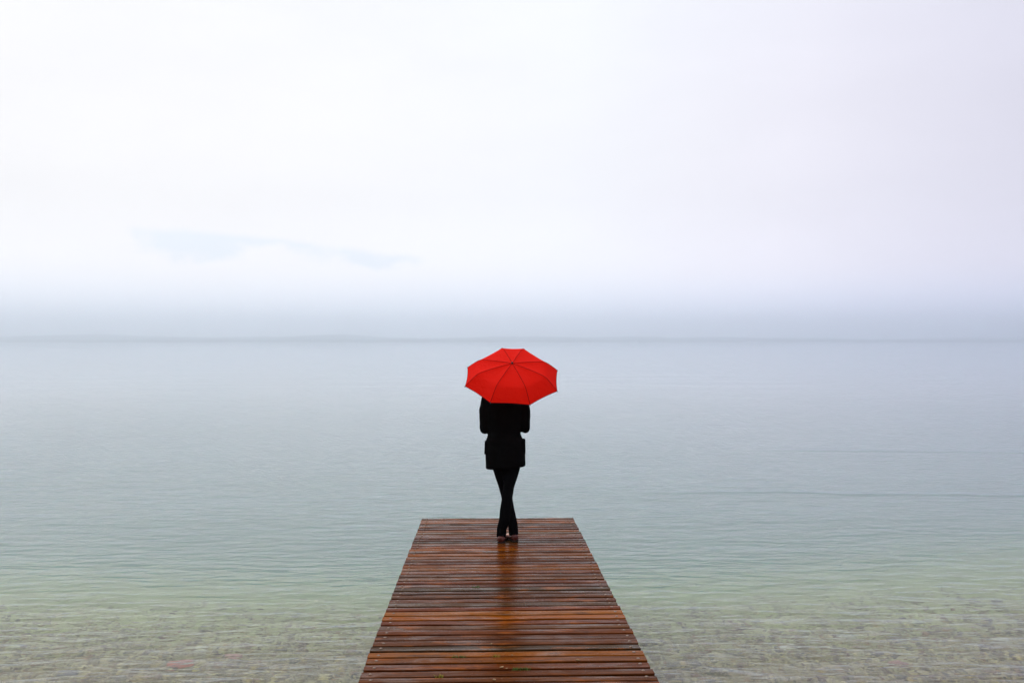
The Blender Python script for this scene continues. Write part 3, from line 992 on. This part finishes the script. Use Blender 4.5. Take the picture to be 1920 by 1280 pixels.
for sx, lean in ((-1, 0.0), (1, 0.004)):
    # patch pocket standing off the side of the coat
    xo = -0.207 if sx < 0 else 0.174
    ztop, zbot = (0.945, 0.824) if sx < 0 else (0.964, 0.832)
    g = Geo()
    rings = []
    for z, off, hw_ in ((zbot, 0.000, 0.055), (zbot + 0.008, 0.004, 0.060), ((ztop + zbot) / 2, 0.005, 0.061), (ztop - 0.006, 0.0065, 0.060), (ztop, 0.004, 0.058)):
        xx = xo + sx * off + (0.006 * sx * (zbot + 0.02 - z) / 0.1 if sx < 0 else -0.004 * (z - zbot) / 0.12)
        rings.append([Vector((xx - sx * 0.035, -hw_, z)), Vector((xx - sx * 0.006, -hw_, z)), Vector((xx, -hw_ * 0.75, z)), Vector((xx, hw_ * 0.75, z)), Vector((xx - sx * 0.006, hw_, z)), Vector((xx - sx * 0.035, hw_, z))])
    g.ring_loft(rings)
    link('pocket', g.mesh('pocket', False), M_COAT, coat)
g = Geo()
g.ring_loft([g.hring(z, -0.020, 0.006, rx, ry, 30) for z, rx, ry in ((1.385, 0.092, 0.082), (1.41, 0.086, 0.078), (1.445, 0.076, 0.072), (1.455, 0.072, 0.068), (1.44, 0.066, 0.062))], False)
link('collar', g.mesh('collar'), M_COAT, coat)

# trousers: crossed legs, flared at the hem
tr = Geo()
tr.ring_loft([tr.hring(z, -0.015, 0.0, rx, ry, 32) for z, rx, ry in ((0.74, 0.135, 0.10), (0.80, 0.155, 0.115), (0.90, 0.155, 0.112), (0.97, 0.135, 0.10))])
TA = [(-0.075, 0.02, 0.80), (-0.068, 0.04, 0.70), (-0.046, 0.055, 0.60), (-0.026, 0.064, 0.52), (-0.006, 0.067, 0.44), (0.006, 0.064, 0.385), (0.020, 0.054, 0.29), (0.045, 0.038, 0.20), (0.061, 0.026, 0.13), (0.067, 0.020, 0.052)]
TRa = [0.075, 0.069, 0.060, 0.052, 0.051, 0.051, 0.054, 0.050, 0.047, 0.045]
TB = [(0.060, 0.00, 0.80), (0.062, -0.018, 0.70), (0.038, -0.036, 0.60), (0.018, -0.047, 0.52), (0.006, -0.054, 0.44), (0.000, -0.056, 0.385), (-0.012, -0.055, 0.29), (-0.024, -0.050, 0.20), (-0.046, -0.043, 0.13), (-0.052, -0.040, 0.044)]
TRb = [0.072, 0.067, 0.058, 0.051, 0.051, 0.051, 0.054, 0.051, 0.047, 0.045]
tr.tube(TA, TRa, 22)
tr.tube(TB, TRb, 22)
tr.ellipsoid((-0.006, 0.008, 0.685), (0.055, 0.085, 0.10))
tr.ellipsoid((-0.004, 0.0, 0.62), (0.036, 0.075, 0.085))


def trouser_fold(co):
    k = max(0.0, 1.0 - abs(co.z - 0.42) / 0.16) + 0.7 * max(0.0, 1.0 - abs(co.z - 0.12) / 0.10)
    n = mnoise.noise(Vector((co.x * 9, co.y * 9, co.z * 55))) * 0.003 * k + mnoise.noise(co * 14) * 0.0018
    return co + Vector((math.copysign(n, co.x), 0, 0))


link('trousers', tr.remeshed('trousers', 0.0062, 3, 0.4, trouser_fold), M_TROUSER, person)

# shoes: low-cut, small heel
for lg, fa in FEET:
    ank = Vector(lg[-1])
    fd = Vector((-math.sin(fa), math.cos(fa), 0))
    sdv = Vector((fd.y, -fd.x, 0))
    g = Geo()
    rings = []
    base_z = 0.0
    for s, hw_, zt in ((-0.062, 0.018, 0.050), (-0.058, 0.029, 0.062), (-0.040, 0.036, 0.064), (-0.01, 0.037, 0.056), (0.03, 0.037, 0.047), (0.08, 0.043, 0.042), (0.13, 0.042, 0.038), (0.165, 0.030, 0.030), (0.182, 0.014, 0.022)):
        c = Vector((ank.x, ank.y, 0)) + fd * s
        ring = []
        for k in range(14):
            a = 2 * PI * k / 14
            ca, sa = math.cos(a), math.sin(a)
            z = 0.012 + (zt - 0.012) * (0.5 + 0.5 * math.copysign(abs(sa) ** 0.6, sa))
            ring.append(c + sdv * (hw_ * math.copysign(abs(ca) ** 0.75, ca)) + Vector((0, 0, z)))
        rings.append(ring)
    g.ring_loft(rings)
    sh_ = link('shoe', g.mesh('shoe'), M_SHOE, person)
    g = Geo()
    out = [(-0.060, 0.020), (-0.045, 0.034), (-0.01, 0.036), (0.03, 0.036), (0.08, 0.044), (0.13, 0.043), (0.168, 0.028), (0.182, 0.012)]
    loop = [(s, h_) for s, h_ in out] + [(s, -h_) for s, h_ in reversed(out)]
    rr2 = [[Vector((ank.x, ank.y, 0)) + fd * s + sdv * h_ + Vector((0, 0, z)) for s, h_ in loop] for z in (0.0, 0.015)]
    g.ring_loft(rr2)
    link('sole', g.mesh('sole', False), M_SOLE, sh_)

# ================================================================== HAZE
m, t = new_mat("lake_haze")
pv = t.n('ShaderNodeVolumePrincipled', ins={'Color': (0.88, 0.93, 1.0, 1), 'Density': 2.8e-4, 'Anisotropy': 0.88})
t.n('ShaderNodeOutputMaterial', ins={1: pv.outputs[0]})
hz = [-12500, 12500, -2500, 12800, -27, 290]
hvv = [(x, y, z) for z in hz[4:6] for y in hz[2:4] for x in hz[0:2]]
hff = [(0, 2, 3, 1), (4, 5, 7, 6), (0, 1, 5, 4), (2, 6, 7, 3), (0, 4, 6, 2), (1, 3, 7, 5)]
tag(link('haze', mesh_from('haze', hvv, hff, False), m), 'pale blue haze lying over the whole lake', 'haze', kind='stuff')
